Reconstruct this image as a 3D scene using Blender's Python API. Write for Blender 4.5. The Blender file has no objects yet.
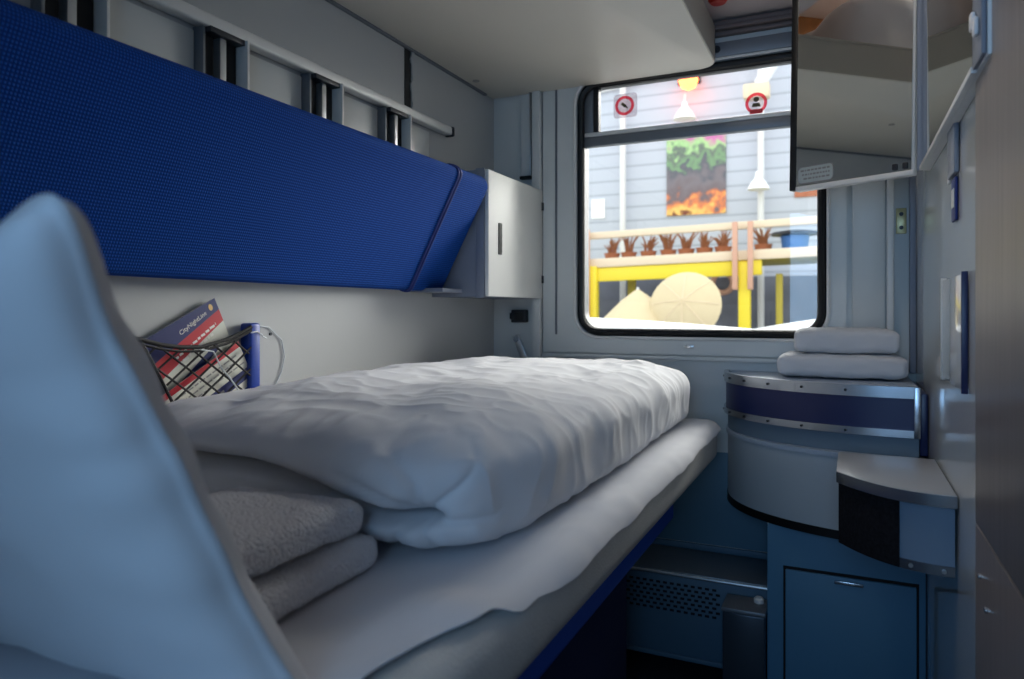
import bpy, bmesh, math, random
from mathutils import Vector, Matrix, Euler, noise
random.seed(7)
C = bpy.context.scene.collection
PI = math.pi
R = math.radians

# ------------------------------------------------------------------ materials
def lin(c):
    return tuple(((v / 12.92) if v <= 0.04045 else ((v + 0.055) / 1.055) ** 2.4) for v in c)
def rgb(r, g, b): return lin((r / 255, g / 255, b / 255)) + (1,)

def mat(name, col, rough=0.5, metal=0.0, bump=0.0, bscale=200, var=0.0, vscale=8, coat=0.0, sheen=0.0, spec=0.5, emit=None, estr=0, stretch=None, bdist=.004):
    m = bpy.data.materials.new(name); m.use_nodes = True
    nt = m.node_tree; N = nt.nodes; L = nt.links
    b = N['Principled BSDF']
    b.inputs['Base Color'].default_value = col
    b.inputs['Roughness'].default_value = rough
    b.inputs['Metallic'].default_value = metal
    b.inputs['Specular IOR Level'].default_value = spec
    b.inputs['Coat Weight'].default_value = coat
    b.inputs['Sheen Weight'].default_value = sheen
    if emit:
        b.inputs['Emission Color'].default_value = emit
        b.inputs['Emission Strength'].default_value = estr
    tc = N.new('ShaderNodeTexCoord'); mp = N.new('ShaderNodeMapping')
    L.new(tc.outputs['Object'], mp.inputs['Vector'])
    if stretch: mp.inputs['Scale'].default_value = stretch
    nv = N.new('ShaderNodeTexNoise'); nv.inputs['Scale'].default_value = vscale; nv.inputs['Detail'].default_value = 4
    L.new(mp.outputs['Vector'], nv.inputs['Vector'])
    mx = N.new('ShaderNodeMix'); mx.data_type = 'RGBA'; mx.blend_type = 'MULTIPLY'
    rp = N.new('ShaderNodeValToRGB')
    rp.color_ramp.elements[0].position = 0.3; rp.color_ramp.elements[1].position = 0.7
    lo = 1 - var
    rp.color_ramp.elements[0].color = (lo, lo, lo, 1); rp.color_ramp.elements[1].color = (1, 1, 1, 1)
    L.new(nv.outputs['Fac'], rp.inputs['Fac'])
    mx.inputs[0].default_value = 1.0
    mx.inputs[6].default_value = col
    L.new(rp.outputs['Color'], mx.inputs[7])
    L.new(mx.outputs[2], b.inputs['Base Color'])
    if bump:
        nb = N.new('ShaderNodeTexNoise'); nb.inputs['Scale'].default_value = bscale; nb.inputs['Detail'].default_value = 3
        L.new(mp.outputs['Vector'], nb.inputs['Vector'])
        bp = N.new('ShaderNodeBump'); bp.inputs['Strength'].default_value = bump; bp.inputs['Distance'].default_value = bdist
        L.new(nb.outputs['Fac'], bp.inputs['Height']); L.new(bp.outputs['Normal'], b.inputs['Normal'])
    return m

def mat_weave(name, col, col2, scale, rough=0.85):
    """upholstery with a small regular grid of raised dots"""
    m = mat(name, col, rough, spec=0.15)
    nt = m.node_tree; N = nt.nodes; L = nt.links; b = N['Principled BSDF']
    tc = N.new('ShaderNodeTexCoord')
    outs = []
    for d in ('Y', 'Z'):
        w = N.new('ShaderNodeTexWave'); w.wave_type = 'BANDS'; w.bands_direction = d; w.inputs['Scale'].default_value = scale
        L.new(tc.outputs['Object'], w.inputs['Vector']); outs.append(w.outputs['Fac'])
    mu = N.new('ShaderNodeMath'); mu.operation = 'MULTIPLY'
    L.new(outs[0], mu.inputs[0]); L.new(outs[1], mu.inputs[1])
    mx = N.new('ShaderNodeMix'); mx.data_type = 'RGBA'
    mx.inputs[6].default_value = col; mx.inputs[7].default_value = col2
    L.new(mu.outputs[0], mx.inputs[0]); L.new(mx.outputs[2], b.inputs['Base Color'])
    bp = N.new('ShaderNodeBump'); bp.inputs['Strength'].default_value = 0.5; bp.inputs['Distance'].default_value = 0.003
    L.new(mu.outputs[0], bp.inputs['Height']); L.new(bp.outputs['Normal'], b.inputs['Normal'])
    return m

def mat_glass(name):
    m = bpy.data.materials.new(name); m.use_nodes = True
    nt = m.node_tree; N = nt.nodes; L = nt.links
    N.remove(N['Principled BSDF'])
    t = N.new('ShaderNodeBsdfTransparent'); t.inputs[0].default_value = (0.96, 0.98, 0.98, 1)
    g = N.new('ShaderNodeBsdfGlossy'); g.inputs['Roughness'].default_value = 0.02
    fr = N.new('ShaderNodeFresnel'); fr.inputs[0].default_value = 1.45
    mx = N.new('ShaderNodeMixShader')
    L.new(fr.outputs[0], mx.inputs[0]); L.new(t.outputs[0], mx.inputs[1]); L.new(g.outputs[0], mx.inputs[2])
    L.new(mx.outputs[0], N['Material Output'].inputs['Surface'])
    return m

def mat_film(name, col, k=0.65):
    """thin printed film that lets daylight through"""
    m = bpy.data.materials.new(name); m.use_nodes = True
    nt = m.node_tree; N = nt.nodes; L = nt.links
    N.remove(N['Principled BSDF'])
    t = N.new('ShaderNodeBsdfTransparent'); t.inputs[0].default_value = col
    g = N.new('ShaderNodeBsdfDiffuse'); g.inputs[0].default_value = col
    mx = N.new('ShaderNodeMixShader'); mx.inputs[0].default_value = 1 - k
    L.new(t.outputs[0], mx.inputs[1]); L.new(g.outputs[0], mx.inputs[2])
    L.new(mx.outputs[0], N['Material Output'].inputs['Surface'])
    return m

def mat_siding(name):
    m = mat(name, rgb(190, 196, 206), 0.7, var=0.12, vscale=0.6)
    nt = m.node_tree; N = nt.nodes; L = nt.links; b = N['Principled BSDF']
    tc = N.new('ShaderNodeTexCoord')
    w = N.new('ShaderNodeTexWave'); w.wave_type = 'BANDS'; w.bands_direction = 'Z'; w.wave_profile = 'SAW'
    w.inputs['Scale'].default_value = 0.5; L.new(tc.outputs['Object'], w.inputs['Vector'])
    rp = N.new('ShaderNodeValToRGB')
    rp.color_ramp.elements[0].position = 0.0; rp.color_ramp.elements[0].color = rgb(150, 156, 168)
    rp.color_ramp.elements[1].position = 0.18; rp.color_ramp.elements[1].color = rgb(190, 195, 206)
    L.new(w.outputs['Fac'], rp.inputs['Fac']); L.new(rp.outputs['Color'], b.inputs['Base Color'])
    return m

def mat_poster(name):
    """abstract mural print: pink and green clouds over dark grey, orange tongues along the foot"""
    m = mat(name, rgb(70, 60, 60), 0.6)
    nt = m.node_tree; N = nt.nodes; L = nt.links; b = N['Principled BSDF']
    tc = N.new('ShaderNodeTexCoord'); sp = N.new('ShaderNodeSeparateXYZ')
    L.new(tc.outputs['Object'], sp.inputs[0])
    nz = N.new('ShaderNodeTexNoise'); nz.inputs['Scale'].default_value = 1.7; nz.inputs['Detail'].default_value = 5
    L.new(tc.outputs['Object'], nz.inputs['Vector'])
    ma = N.new('ShaderNodeMath'); ma.operation = 'MULTIPLY_ADD'; ma.inputs[1].default_value = 3.4
    L.new(nz.outputs['Fac'], ma.inputs[0]); L.new(sp.outputs['Z'], ma.inputs[2])
    mr = N.new('ShaderNodeMapRange'); mr.inputs[1].default_value = 1.4; mr.inputs[2].default_value = 5.4
    L.new(ma.outputs[0], mr.inputs[0])
    r = N.new('ShaderNodeValToRGB'); cr = r.color_ramp
    cr.elements[0].position = 0.02; cr.elements[0].color = rgb(120, 60, 40)
    cr.elements[1].position = 0.98; cr.elements[1].color = rgb(200, 120, 170)
    for p, c in ((0.08, (250, 200, 110)), (0.2, (225, 130, 80)), (0.3, (112, 98, 102)), (0.5, (124, 116, 122)), (0.6, (92, 92, 102)), (0.68, (124, 160, 118)), (0.78, (104, 110, 106)), (0.86, (170, 212, 146))):
        e = cr.elements.new(p); e.color = rgb(*c)
    L.new(mr.outputs[0], r.inputs['Fac']); L.new(r.outputs['Color'], b.inputs['Base Color'])
    return m

M = {}
M['wall'] = mat('wall_paint', rgb(184, 186, 187), 0.38, var=0.05, vscale=3, bump=0.03, bscale=90)
M['wall_panel'] = mat('wall_panel', rgb(204, 208, 208), 0.3, var=0.05, vscale=3)
M['far_wall'] = mat('far_wall_laminate', rgb(216, 220, 220), 0.4, var=0.04, vscale=4)
M['right_wall'] = mat('gloss_laminate', rgb(226, 230, 230), 0.14, var=0.03, vscale=4, coat=0.5)
M['berth'] = mat('berth_plastic', rgb(228, 222, 210), 0.5, var=0.04, vscale=3)
M['berth_face'] = mat('berth_fascia', rgb(168, 165, 158), 0.5)
M['alu'] = mat('brushed_aluminium', rgb(200, 203, 206), 0.32, metal=0.85, var=0.1, vscale=40)
M['satin'] = mat('satin_white_metal', rgb(226, 226, 224), 0.4, metal=0.05)
M['steel'] = mat('steel_trim', rgb(190, 196, 204), 0.25, metal=0.9, var=0.08, vscale=30)
M['grey_metal'] = mat('grey_metal', rgb(120, 126, 134), 0.45, metal=0.4)
M['dark_metal'] = mat('dark_metal', rgb(50, 52, 58), 0.45, metal=0.3)
M['black'] = mat('black_rubber', rgb(16, 17, 19), 0.5)
M['rail_grey'] = mat('rail_grey', rgb(128, 132, 140), 0.45, metal=0.3)
M['head_brown'] = mat('blind_box', rgb(112, 98, 96), 0.55)
M['rear'] = mat('rear_panel', rgb(118, 122, 130), 0.5, var=0.1)
M['low_shade'] = mat('lower_wall_shade', rgb(92, 128, 150), 0.5, var=0.05)  # shade of the lower wall put into the colour
M['groove'] = mat('dark_groove', rgb(10, 10, 14), 0.7)
M['blue'] = mat_weave('blue_upholstery', rgb(8, 54, 128), rgb(20, 92, 190), 58)
M['blue_trim'] = mat('blue_trim', rgb(20, 44, 120), 0.6)
M['blue_seat'] = mat('blue_seat_cloth', rgb(28, 74, 172), 0.8, bump=0.15, bscale=300, spec=0.2)
M['blue_dark'] = mat('dark_blue_cloth', rgb(16, 26, 74), 0.9, bump=0.1, bscale=300)
M['blue_plastic'] = mat('blue_plastic', rgb(16, 60, 158), 0.35)
M['white_cloth'] = mat('white_bed_linen', rgb(212, 213, 218), 0.85, bump=0.04, bscale=500, sheen=0.2)
M['sheet'] = mat('white_sheet', rgb(204, 205, 212), 0.85, bump=0.04, bscale=500, sheen=0.2)
M['pillow'] = mat('white_pillow_cotton', rgb(206, 210, 216), 0.85, bump=0.05, bscale=400, sheen=0.2)
M['terry'] = mat('terry_towel', rgb(240, 240, 246), 1.0, bump=1.0, bscale=240, sheen=0.6, bdist=.012)
M['mattress'] = mat('mattress_cover', rgb(186, 187, 186), 0.7, bump=0.3, bscale=260, var=0.06, vscale=30)
M['cab_white'] = mat('cabinet_white', rgb(238, 238, 234), 0.45, var=0.03, vscale=4)
M['cab_side'] = mat('cabinet_bluegrey', rgb(134, 142, 158), 0.45)
M['navy'] = mat('navy_band', rgb(34, 44, 92), 0.35, var=0.05)
M['lid_top'] = mat('pale_blue_laminate', rgb(176, 188, 204), 0.35)
M['bowl'] = mat('bluegrey_bowl', rgb(182, 192, 200), 0.42, var=0.04)
M['bowl_recess'] = mat('blue_grey_rim', rgb(104, 124, 142), 0.45)  # blue-grey recess layer between lid and bowl
M['cupboard'] = mat('blue_cupboard_paint', rgb(84, 132, 164), 0.5, var=0.05, vscale=5)
M['heater'] = mat('heater_paint', rgb(76, 108, 132), 0.5, var=0.05)
M['ledge'] = mat('heater_ledge', rgb(104, 112, 120), 0.35, metal=0.2)
M['shelf_top'] = mat('shelf_laminate', rgb(180, 182, 186), 0.35, var=0.05, vscale=12)
M['shelf_body'] = mat('shelf_body', rgb(124, 146, 170), 0.45)
M['granite'] = mat('black_speckled', rgb(34, 34, 40), 0.85, var=0.7, vscale=160, bump=0.5, bscale=160, spec=0.2)
M['wood_grey'] = mat('brushed_grey_door', rgb(168, 156, 150), 0.34, metal=0.3, var=0.28, vscale=6, stretch=(1, 16, 0.5))
M['floor'] = mat('dark_floor', rgb(44, 46, 56), 0.6, var=0.3, vscale=60)
M['ceil'] = mat('ceiling_panel', rgb(204, 190, 188), 0.6)
M['wood'] = mat('brown_laminate', rgb(150, 100, 52), 0.5, var=0.2, vscale=6, stretch=(1, 6, 1))
M['blind'] = mat('brown_blind', rgb(66, 46, 44), 0.7)
M['yellow_met'] = mat('pale_brass', rgb(196, 186, 140), 0.35, metal=0.4)
M['red'] = mat('red_plastic', rgb(190, 36, 26), 0.4)
M['red_print'] = mat('red_print', rgb(190, 26, 46), 0.4)
M['navy_print'] = mat('navy_print', rgb(20, 34, 100), 0.4)
M['paper'] = mat('paper', rgb(214, 214, 204), 0.5)
M['print_white'] = mat('print_white', rgb(236, 232, 228), 0.5)
M['print_grey'] = mat('print_grey', rgb(140, 140, 140), 0.5)
M['gold'] = mat('print_gold', rgb(226, 190, 120), 0.5)
M['cord'] = mat('black_cord', rgb(14, 14, 18), 0.7)
M['tie'] = mat('clear_tie', rgb(214, 220, 224), 0.3)
M['bin'] = mat('bin_steel', rgb(66, 76, 88), 0.35, metal=0.5)
M['yellow'] = mat('yellow_rim', rgb(188, 160, 40), 0.5)
M['mirror'] = mat('mirror_silver', (0.78, 0.79, 0.76, 1), 0.015, metal=1.0)
M['etched'] = mat('etched_glass', rgb(186, 196, 196), 0.45, metal=0.4)
M['glass'] = mat_glass('window_glass')
M['sticker'] = mat_film('sticker_clear', rgb(246, 242, 244), .75)
M['sticker_red'] = mat_film('sticker_red', rgb(250, 150, 165), .8)
M['sticker_ink'] = mat('sticker_ink', rgb(70, 66, 40), 0.5)
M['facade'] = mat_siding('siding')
M['poster'] = mat_poster('mural_print')
M['post_white'] = mat('white_post', rgb(222, 222, 222), 0.5)
M['cream'] = mat('cream_paint', rgb(226, 206, 178), 0.6)
M['yel_paint'] = mat('yellow_paint', rgb(238, 214, 50), 0.5)
M['olive'] = mat('olive_paint', rgb(180, 164, 60), 0.6)
M['parasol'] = mat('cream_canvas', rgb(206, 188, 152), 0.8)
M['white_paint'] = mat('white_paint', rgb(248, 248, 248), 0.6)
M['pinkwood'] = mat('pink_brown_wood', rgb(206, 160, 136), 0.7)
M['twig'] = mat('dry_stems', rgb(150, 98, 66), 0.9)
M['planter'] = mat('terracotta', rgb(176, 110, 82), 0.8)
M['tub'] = mat('blue_tub', rgb(64, 120, 196), 0.5)
M['asphalt'] = mat('asphalt', rgb(150, 150, 152), 0.9, var=0.2)
M['redlamp'] = mat('red_lamp_glow', rgb(255, 80, 30), 0.4, emit=(1.0, 0.13, 0.03, 1), estr=9)
M['whitelamp'] = mat('white_lamp', rgb(250, 250, 250), 0.4, emit=(1, 1, 1, 1), estr=1.2)
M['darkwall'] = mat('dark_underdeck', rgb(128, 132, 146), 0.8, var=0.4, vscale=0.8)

# ------------------------------------------------------------------ mesh helpers
def link(name, bm, m, parent=None, smooth=True, kind=None, angle=40):
    bmesh.ops.recalc_face_normals(bm, faces=bm.faces)
    me = bpy.data.meshes.new(name); bm.to_mesh(me); bm.free()
    for i, mm in enumerate(m if isinstance(m, (list, tuple)) else [m]): me.materials.append(mm)
    o = bpy.data.objects.new(name, me); C.objects.link(o)
    if smooth:
        for p in me.polygons: p.use_smooth = True
        try: me.set_sharp_from_angle(angle=R(angle))
        except Exception: pass
    if parent: o.parent = parent
    if kind: o['kind'] = kind
    return o

def thing(name, label, cat, loc=(0, 0, 0), group=None, rotz=0):
    o = bpy.data.objects.new(name, None); C.objects.link(o)
    o.location = loc; o.rotation_euler = (0, 0, rotz); o.empty_display_size = 0.05
    return tag(o, label, cat, group)
def tag(o, label, cat, group=None, kind=None):
    o['label'] = label; o['category'] = cat
    if group: o['group'] = group
    if kind: o['kind'] = kind
    return o
def copy_tree(o, parent=None):
    c = o.copy(); C.objects.link(c)
    if parent: c.parent = parent
    for ch in list(o.children): copy_tree(ch, c)
    return c
def struct(name, bm, m, **k): return link(name, bm, m, kind='structure', **k)

def B(): return bmesh.new()
def box(bm, x0, x1, y0, y1, z0, z1, bev=0.0, seg=2, mtx=None, mi=0):
    t = bmesh.new()
    vs = [t.verts.new((x, y, z)) for x in (x0, x1) for y in (y0, y1) for z in (z0, z1)]
    for f in ((0, 1, 3, 2), (4, 6, 7, 5), (0, 4, 5, 1), (2, 3, 7, 6), (0, 2, 6, 4), (1, 5, 7, 3)):
        t.faces.new([vs[i] for i in f])
    bmesh.ops.recalc_face_normals(t, faces=t.faces)
    if bev > 0:
        bmesh.ops.bevel(t, geom=list(t.edges), offset=bev, segments=seg, profile=0.5, affect='EDGES')
    merge(bm, t, mtx, mi)
    return bm
def merge(bm, t, mtx=None, mi=0):
    if mtx is not None: t.transform(mtx)
    mp = [bm.verts.new(v.co) for v in t.verts]
    t.verts.index_update()
    for f in t.faces:
        try:
            nf = bm.faces.new([mp[v.index] for v in f.verts]); nf.material_index = mi
        except ValueError: pass
    t.free()
def tube(bm, pts, r, n=8, closed=False, mi=0):
    pts = [Vector(p) for p in pts]; k = len(pts); rings = []
    up = Vector((0, 0, 1))
    prev = None
    for i, p in enumerate(pts):
        a = pts[(i - 1) % k] if (closed or i > 0) else p
        b = pts[(i + 1) % k] if (closed or i < k - 1) else p
        d = (b - a).normalized()
        if prev is None:
            s = d.cross(up)
            if s.length < 1e-3: s = d.cross(Vector((1, 0, 0)))
        else:
            s = prev - d * prev.dot(d)
        s.normalize(); prev = s
        q = s.cross(d)
        rr = r[i] if isinstance(r, (list, tuple)) else r
        rings.append([bm.verts.new(p + (s * math.cos(2 * PI * j / n) + q * math.sin(2 * PI * j / n)) * rr) for j in range(n)])
    for i in range(k if closed else k - 1):
        A = rings[i]; D = rings[(i + 1) % k]
        for j in range(n):
            f = bm.faces.new((A[j], A[(j + 1) % n], D[(j + 1) % n], D[j])); f.material_index = mi
    if not closed:
        bm.faces.new(rings[0]); bm.faces.new(rings[-1][::-1])
    return bm
def prism(bm, poly, z0, z1, bev=0.0, axis='Z', mi=0, seg=2):
    """extrude a 2-D outline; axis Z: (x,y), axis Y: (x,z), axis X: (y,z)"""
    t = bmesh.new()
    def P(a, b, c):
        return {'Z': (a, b, c), 'Y': (a, c, b), 'X': (c, a, b)}[axis]
    lo = [t.verts.new(P(a, b, z0)) for a, b in poly]; hi = [t.verts.new(P(a, b, z1)) for a, b in poly]
    n = len(poly)
    t.faces.new(lo[::-1]); t.faces.new(hi)
    for i in range(n): t.faces.new((lo[i], lo[(i + 1) % n], hi[(i + 1) % n], hi[i]))
    bmesh.ops.recalc_face_normals(t, faces=t.faces)
    if bev > 0:
        es = [e for e in t.edges if e.calc_face_angle(0) > R(40)]
        bmesh.ops.bevel(t, geom=es, offset=bev, segments=seg, profile=0.5, affect='EDGES')
    merge(bm, t, None, mi)
    return bm
def lathe(bm, prof, cx, cy, n=24, mi=0, mtx=None):
    t = bmesh.new(); rings = []
    for r, z in prof: rings.append([t.verts.new((cx + r * math.cos(2 * PI * j / n), cy + r * math.sin(2 * PI * j / n), z)) for j in range(n)])
    for a, b in zip(rings, rings[1:]):
        for j in range(n): t.faces.new((a[j], a[(j + 1) % n], b[(j + 1) % n], b[j]))
    t.faces.new(rings[0][::-1]); t.faces.new(rings[-1])
    merge(bm, t, mtx, mi)
    return bm
def rrect(x0, x1, z0, z1, r, n=8):
    out = []
    for cx, cz, a0 in ((x1 - r, z1 - r, 0), (x0 + r, z1 - r, 90), (x0 + r, z0 + r, 180), (x1 - r, z0 + r, 270)):
        for i in range(n + 1):
            a = R(a0 + 90 * i / n); out.append((cx + r * math.cos(a), cz + r * math.sin(a)))
    return out
def ring_plate(bm, outer, inner, y0, y1, mi=0):
    """plate between two closed outlines of equal length in the XZ plane, with thickness in Y"""
    n = len(outer)
    v = [[bm.verts.new((a, y, b)) for a, b in o] for o in (outer, inner) for y in (y0, y1)]
    of, ob, jf, jb = v
    for i in range(n):
        j = (i + 1) % n
        for q in ((of[i], of[j], jf[j], jf[i]), (ob[i], jb[i], jb[j], ob[j]), (of[i], ob[i], ob[j], of[j]), (jf[i], jf[j], jb[j], jb[i])):
            try: bm.faces.new(q).material_index = mi
            except ValueError: pass
    return bm
def soft_block(nx, ny, nz, sx, sy, sz, a=6.0, c=3.0, disp=None, cneg=None):
    """closed cushion-like block: box surface mapped to a super-ellipsoid, half sizes sx, sy, sz; disp(u, p, n) moves points"""
    bm = bmesh.new(); vd = {}
    def put(x, y, z):
        key = (round(x, 5), round(y, 5), round(z, 5))
        if key in vd: return vd[key]
        h = (abs(x) ** a + abs(y) ** a) ** (1 / a) if (x or y) else 0
        e = cneg if (cneg and z < 0) else c
        f = (h ** e + abs(z) ** e) ** (1 / e)
        v = bm.verts.new((x / f * sx, y / f * sy, z / f * sz)); vd[key] = v
        return v
    def g(n): return [math.sin((-1 + 2 * i / n) * PI / 2) * 0.35 + (-1 + 2 * i / n) * 0.65 for i in range(n + 1)]
    X, Y, Z = g(nx), g(ny), g(nz)
    for s in (-1, 1):
        for U, V, fn in ((X, Y, lambda u, v: (u, v, s)), (X, Z, lambda u, v: (u, s, v)), (Y, Z, lambda u, v: (s, u, v))):
            for i in range(len(U) - 1):
                for j in range(len(V) - 1):
                    bm.faces.new([put(*fn(U[i + p], V[j + q])) for p, q in ((0, 0), (1, 0), (1, 1), (0, 1))])
    bmesh.ops.recalc_face_normals(bm, faces=bm.faces)
    bm.normal_update()
    if disp:
        new = []
        for v in bm.verts: new.append(disp(v.co.copy(), v.normal.copy()))
        for v, p in zip(bm.verts, new): v.co = p
    return bm
def fbm(p, s, o=3): return noise.fractal(Vector(p) * s, 1.0, 2.0, o)
def sm(a, b, x):
    t = max(0, min(1, (x - a) / (b - a))); return t * t * (3 - 2 * t)
def text_mesh(name, s, size, m, parent, mtx, extrude=0.0002):
    cu = bpy.data.curves.new(name, 'FONT'); cu.body = s; cu.size = size; cu.extrude = extrude; cu.align_x = 'CENTER'; cu.align_y = 'CENTER'
    t = bpy.data.objects.new(name, cu); C.objects.link(t)
    dg = bpy.context.evaluated_depsgraph_get()
    me = bpy.data.meshes.new_from_object(t.evaluated_get(dg)); me.transform(mtx)
    bpy.data.objects.remove(t); bpy.data.curves.remove(cu)
    me.materials.clear(); me.materials.append(m)
    me.name = name
    o = bpy.data.objects.new(name, me); C.objects.link(o); o.parent = parent
    return o

# ------------------------------------------------------------------ dimensions (metres; camera at the origin, 1.10 above the floor)
XL, XR, YF, YN = -1.2, 0.19, 2.40, -0.32
WX0, WX1, WZ0, WZ1 = -0.858, -0.056, 1.022, 1.915     # window opening

# ------------------------------------------------------------------ SETTING
struct('floor', box(B(), XL - .1, XR + .1, YN - .6, YF + .1, -0.05, 0), M['floor'])
# left wall: lower, mid, upper wood band
struct('wall_left', box(B(), XL - .05, XL, YN, YF + .05, 0, 2.28), M['wall'])
struct('trim_1', box(B(), XL - .05, XL + .004, YN, YF, 2.2, 2.6), M['wood'])
# right wall
struct('wall_right', box(B(), XR, XR + .05, YN, YF + .05, 0, 2.6), M['right_wall'])
# rear wall with the open doorway to the corridor
b = B(); box(b, XL, -0.34, YN - .05, YN, 0, 2.6); box(b, -0.34, XR, YN - .05, YN, 2.05, 2.6)
struct('wall_near', b, M['rear'])
# corridor outside the open door
b = B(); box(b, XL, XR + .6, YN - 1.0, YN - .95, 0, 2.6); box(b, XL - .05, XL, YN - 1.0, YN, 0, 2.6); box(b, XR + .6, XR + .65, YN - 1.0, YN, 0, 2.6); box(b, XR + .05, XR + .6, YN - .05, YN, 0, 2.6)
struct('wall_corridor', b, M['rear'])
struct('ceiling_corridor', box(B(), XL - .1, XR + .6, YN - 1.0, YN, 2.6, 2.65), M['ceil'])
struct('floor_corridor', box(B(), XL - .1, XR + .6, YN - 1.0, YN, -0.05, 0.0), M['floor'])
# ceiling: flat part, then curving down to the window head
prof = [(YN, 2.5), (1.5, 2.5), (1.74, 2.38), (1.92, 2.18), (2.02, 2.075), (2.08, 2.052), (YF, 2.048), (YF, 2.7), (YN, 2.7)]
struct('ceiling', prism(B(), prof, XL - .05, XR + .05, axis='X'), M['ceil'])
# far (window) wall with rounded opening
r0 = 0.075
inner = rrect(WX0, WX1, WZ0, WZ1, r0)
outer = []
for (a, c) in inner:                                      # same count of points pushed to the wall's outline
    cx, cz = (WX0 + WX1) / 2, (WZ0 + WZ1) / 2
    dx, dz = a - cx, c - cz
    t1 = ((XR + .05 - cx) / dx) if dx > 0 else ((XL - .05 - cx) / dx)
    t2 = ((2.6 - cz) / dz) if dz > 0 else ((0 - cz) / dz)
    t = min(t1, t2); outer.append((cx + dx * t, cz + dz * t))
# add wall corners exactly by snapping the closest points
for cxy in ((XR + .05, 2.6), (XL - .05, 2.6), (XL - .05, 0), (XR + .05, 0)):
    k = min(range(len(outer)), key=lambda i: (outer[i][0] - cxy[0]) ** 2 + (outer[i][1] - cxy[1]) ** 2)
    outer[k] = cxy
struct('wall_far', ring_plate(B(), outer, inner, YF, YF + .06), M['far_wall'], angle=25)
# raised panel round the window, with a pressed groove
b = B()
pin = rrect(WX0 - .012, WX1 + .012, WZ0 - .012, WZ1 + .012, r0 + .008)
pout = rrect(-0.992, 0.006, 0.957, 2.03, 0.012)
ring_plate(b, pout, pin, YF - .014, YF - .0005)
struct('trim_2', b, M['far_wall'], angle=25)
b = B(); box(b, -0.945, -0.937, YF - .0165, YF - .0145, 1.02, 1.9)
struct('trim_3', b, M['grey_metal'])
# column left of the window panel and strips right of it
struct('trim_4', box(B(), -1.03, -0.998, YF - .035, YF - .0005, 0.0, 2.05, .004), M['far_wall'])
b = B(); box(b, 0.02, 0.11, YF - .012, YF - .0005, 0.92, 2.05, .003); struct('trim_5', b, M['far_wall'])
struct('trim_6', box(B(), 0.113, 0.131, YF - .045, YF - .0005, 0.92, 1.55, .003), M['satin'])
struct('trim_7', box(B(), 0.172, 0.1895, YF - .03, YF - .0005, 0.92, 1.95, .004), M['cab_side'])
# horizontal sill lip and added blue sheet standing in for shade below the window
b = B(); box(b, -0.995, 0.11, YF - .022, YF - .0005, 0.938, 0.953, .004)
struct('trim_8', b, M['far_wall'])
struct('trim_16', box(B(), XL, XR - .001, YF - .006, YF - .0005, 0.334, 0.64, .001), M['low_shade'])
# window head: aluminium rail, dark blind slot, blind box
struct('trim_9', box(B(), -0.99, 0.02, YF - .03, YF - .015, 1.928, 1.975, .003), M['rail_grey'])
struct('trim_10', box(B(), -0.99, 0.02, YF - .012, YF - .0005, 1.9755, 1.994), M['blind'])
hd = B()
for z, d in ((1.9945, .035), (2.0095, .05), (2.0245, .045)): box(hd, -0.99, 0.02, YF - d, YF - .0006, z, z + .0145, .004)
struct('trim_11', hd, M['head_brown'])

# window unit
win = bpy.data.objects.new('window_1', None); C.objects.link(win); win['kind'] = 'structure'
w = rrect(WX0, WX1, WZ0, WZ1, r0)
seal_path = [(x, YF - .012, z) for x, z in w]
link('seal', tube(B(), [(x, YF - .006, z) for x, z in rrect(WX0 + .008, WX1 - .008, WZ0 + .008, WZ1 - .008, r0 - .008)], .013, 8, closed=True), M['black'], win)
link('bead', tube(B(), [(x, YF - .016, z) for x, z in rrect(WX0 - .012, WX1 + .012, WZ0 - .012, WZ1 + .012, r0 + .012)], .007, 6, closed=True), M['satin'], win)
link('window_reveal', ring_plate(B(), rrect(WX0 + .003, WX1 - .003, WZ0 + .003, WZ1 - .003, r0 - .003), rrect(WX0 + .018, WX1 - .018, WZ0 + .018, WZ1 - .018, r0 - .012), YF + .004, YF + .05), M['dark_metal'], win)
b = B(); box(b, WX0 + .012, WX1 - .012, YF + .002, YF + .035, 1.688, 1.722, .004)
tr = link('transom', b, M['grey_metal'], win)
b = B(); box(b, WX0 + .012, WX1 - .012, YF + .0, YF + .03, 1.7225, 1.736, .002); link('transom_lip', b, M['satin'], win)
b = B(); box(b, WX0 + .016, WX0 + .05, YF + .004, YF + .03, 1.7365, 1.9, .003); link('sash_stile', b, M['grey_metal'], win)
b = B(); box(b, WX0 + .0505, WX0 + .07, YF + .002, YF + .032, 1.7365, 1.9, .003); link('sash_gasket', b, M['black'], win)
b = B(); box(b, WX0 + .07, WX1 - .012, YF + .002, YF + .032, 1.893, 1.909, .003); link('sash_gasket', b, M['black'], win)
b = B(); box(b, WX0 + .012, WX1 - .012, YF + .036, YF + .040, WZ0 + .012, 1.695); link('pane', b, M['glass'], win)
b = B(); box(b, WX0 + .06, WX1 - .012, YF + .018, YF + .022, 1.73, 1.9); link('pane', b, M['glass'], win)

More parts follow.
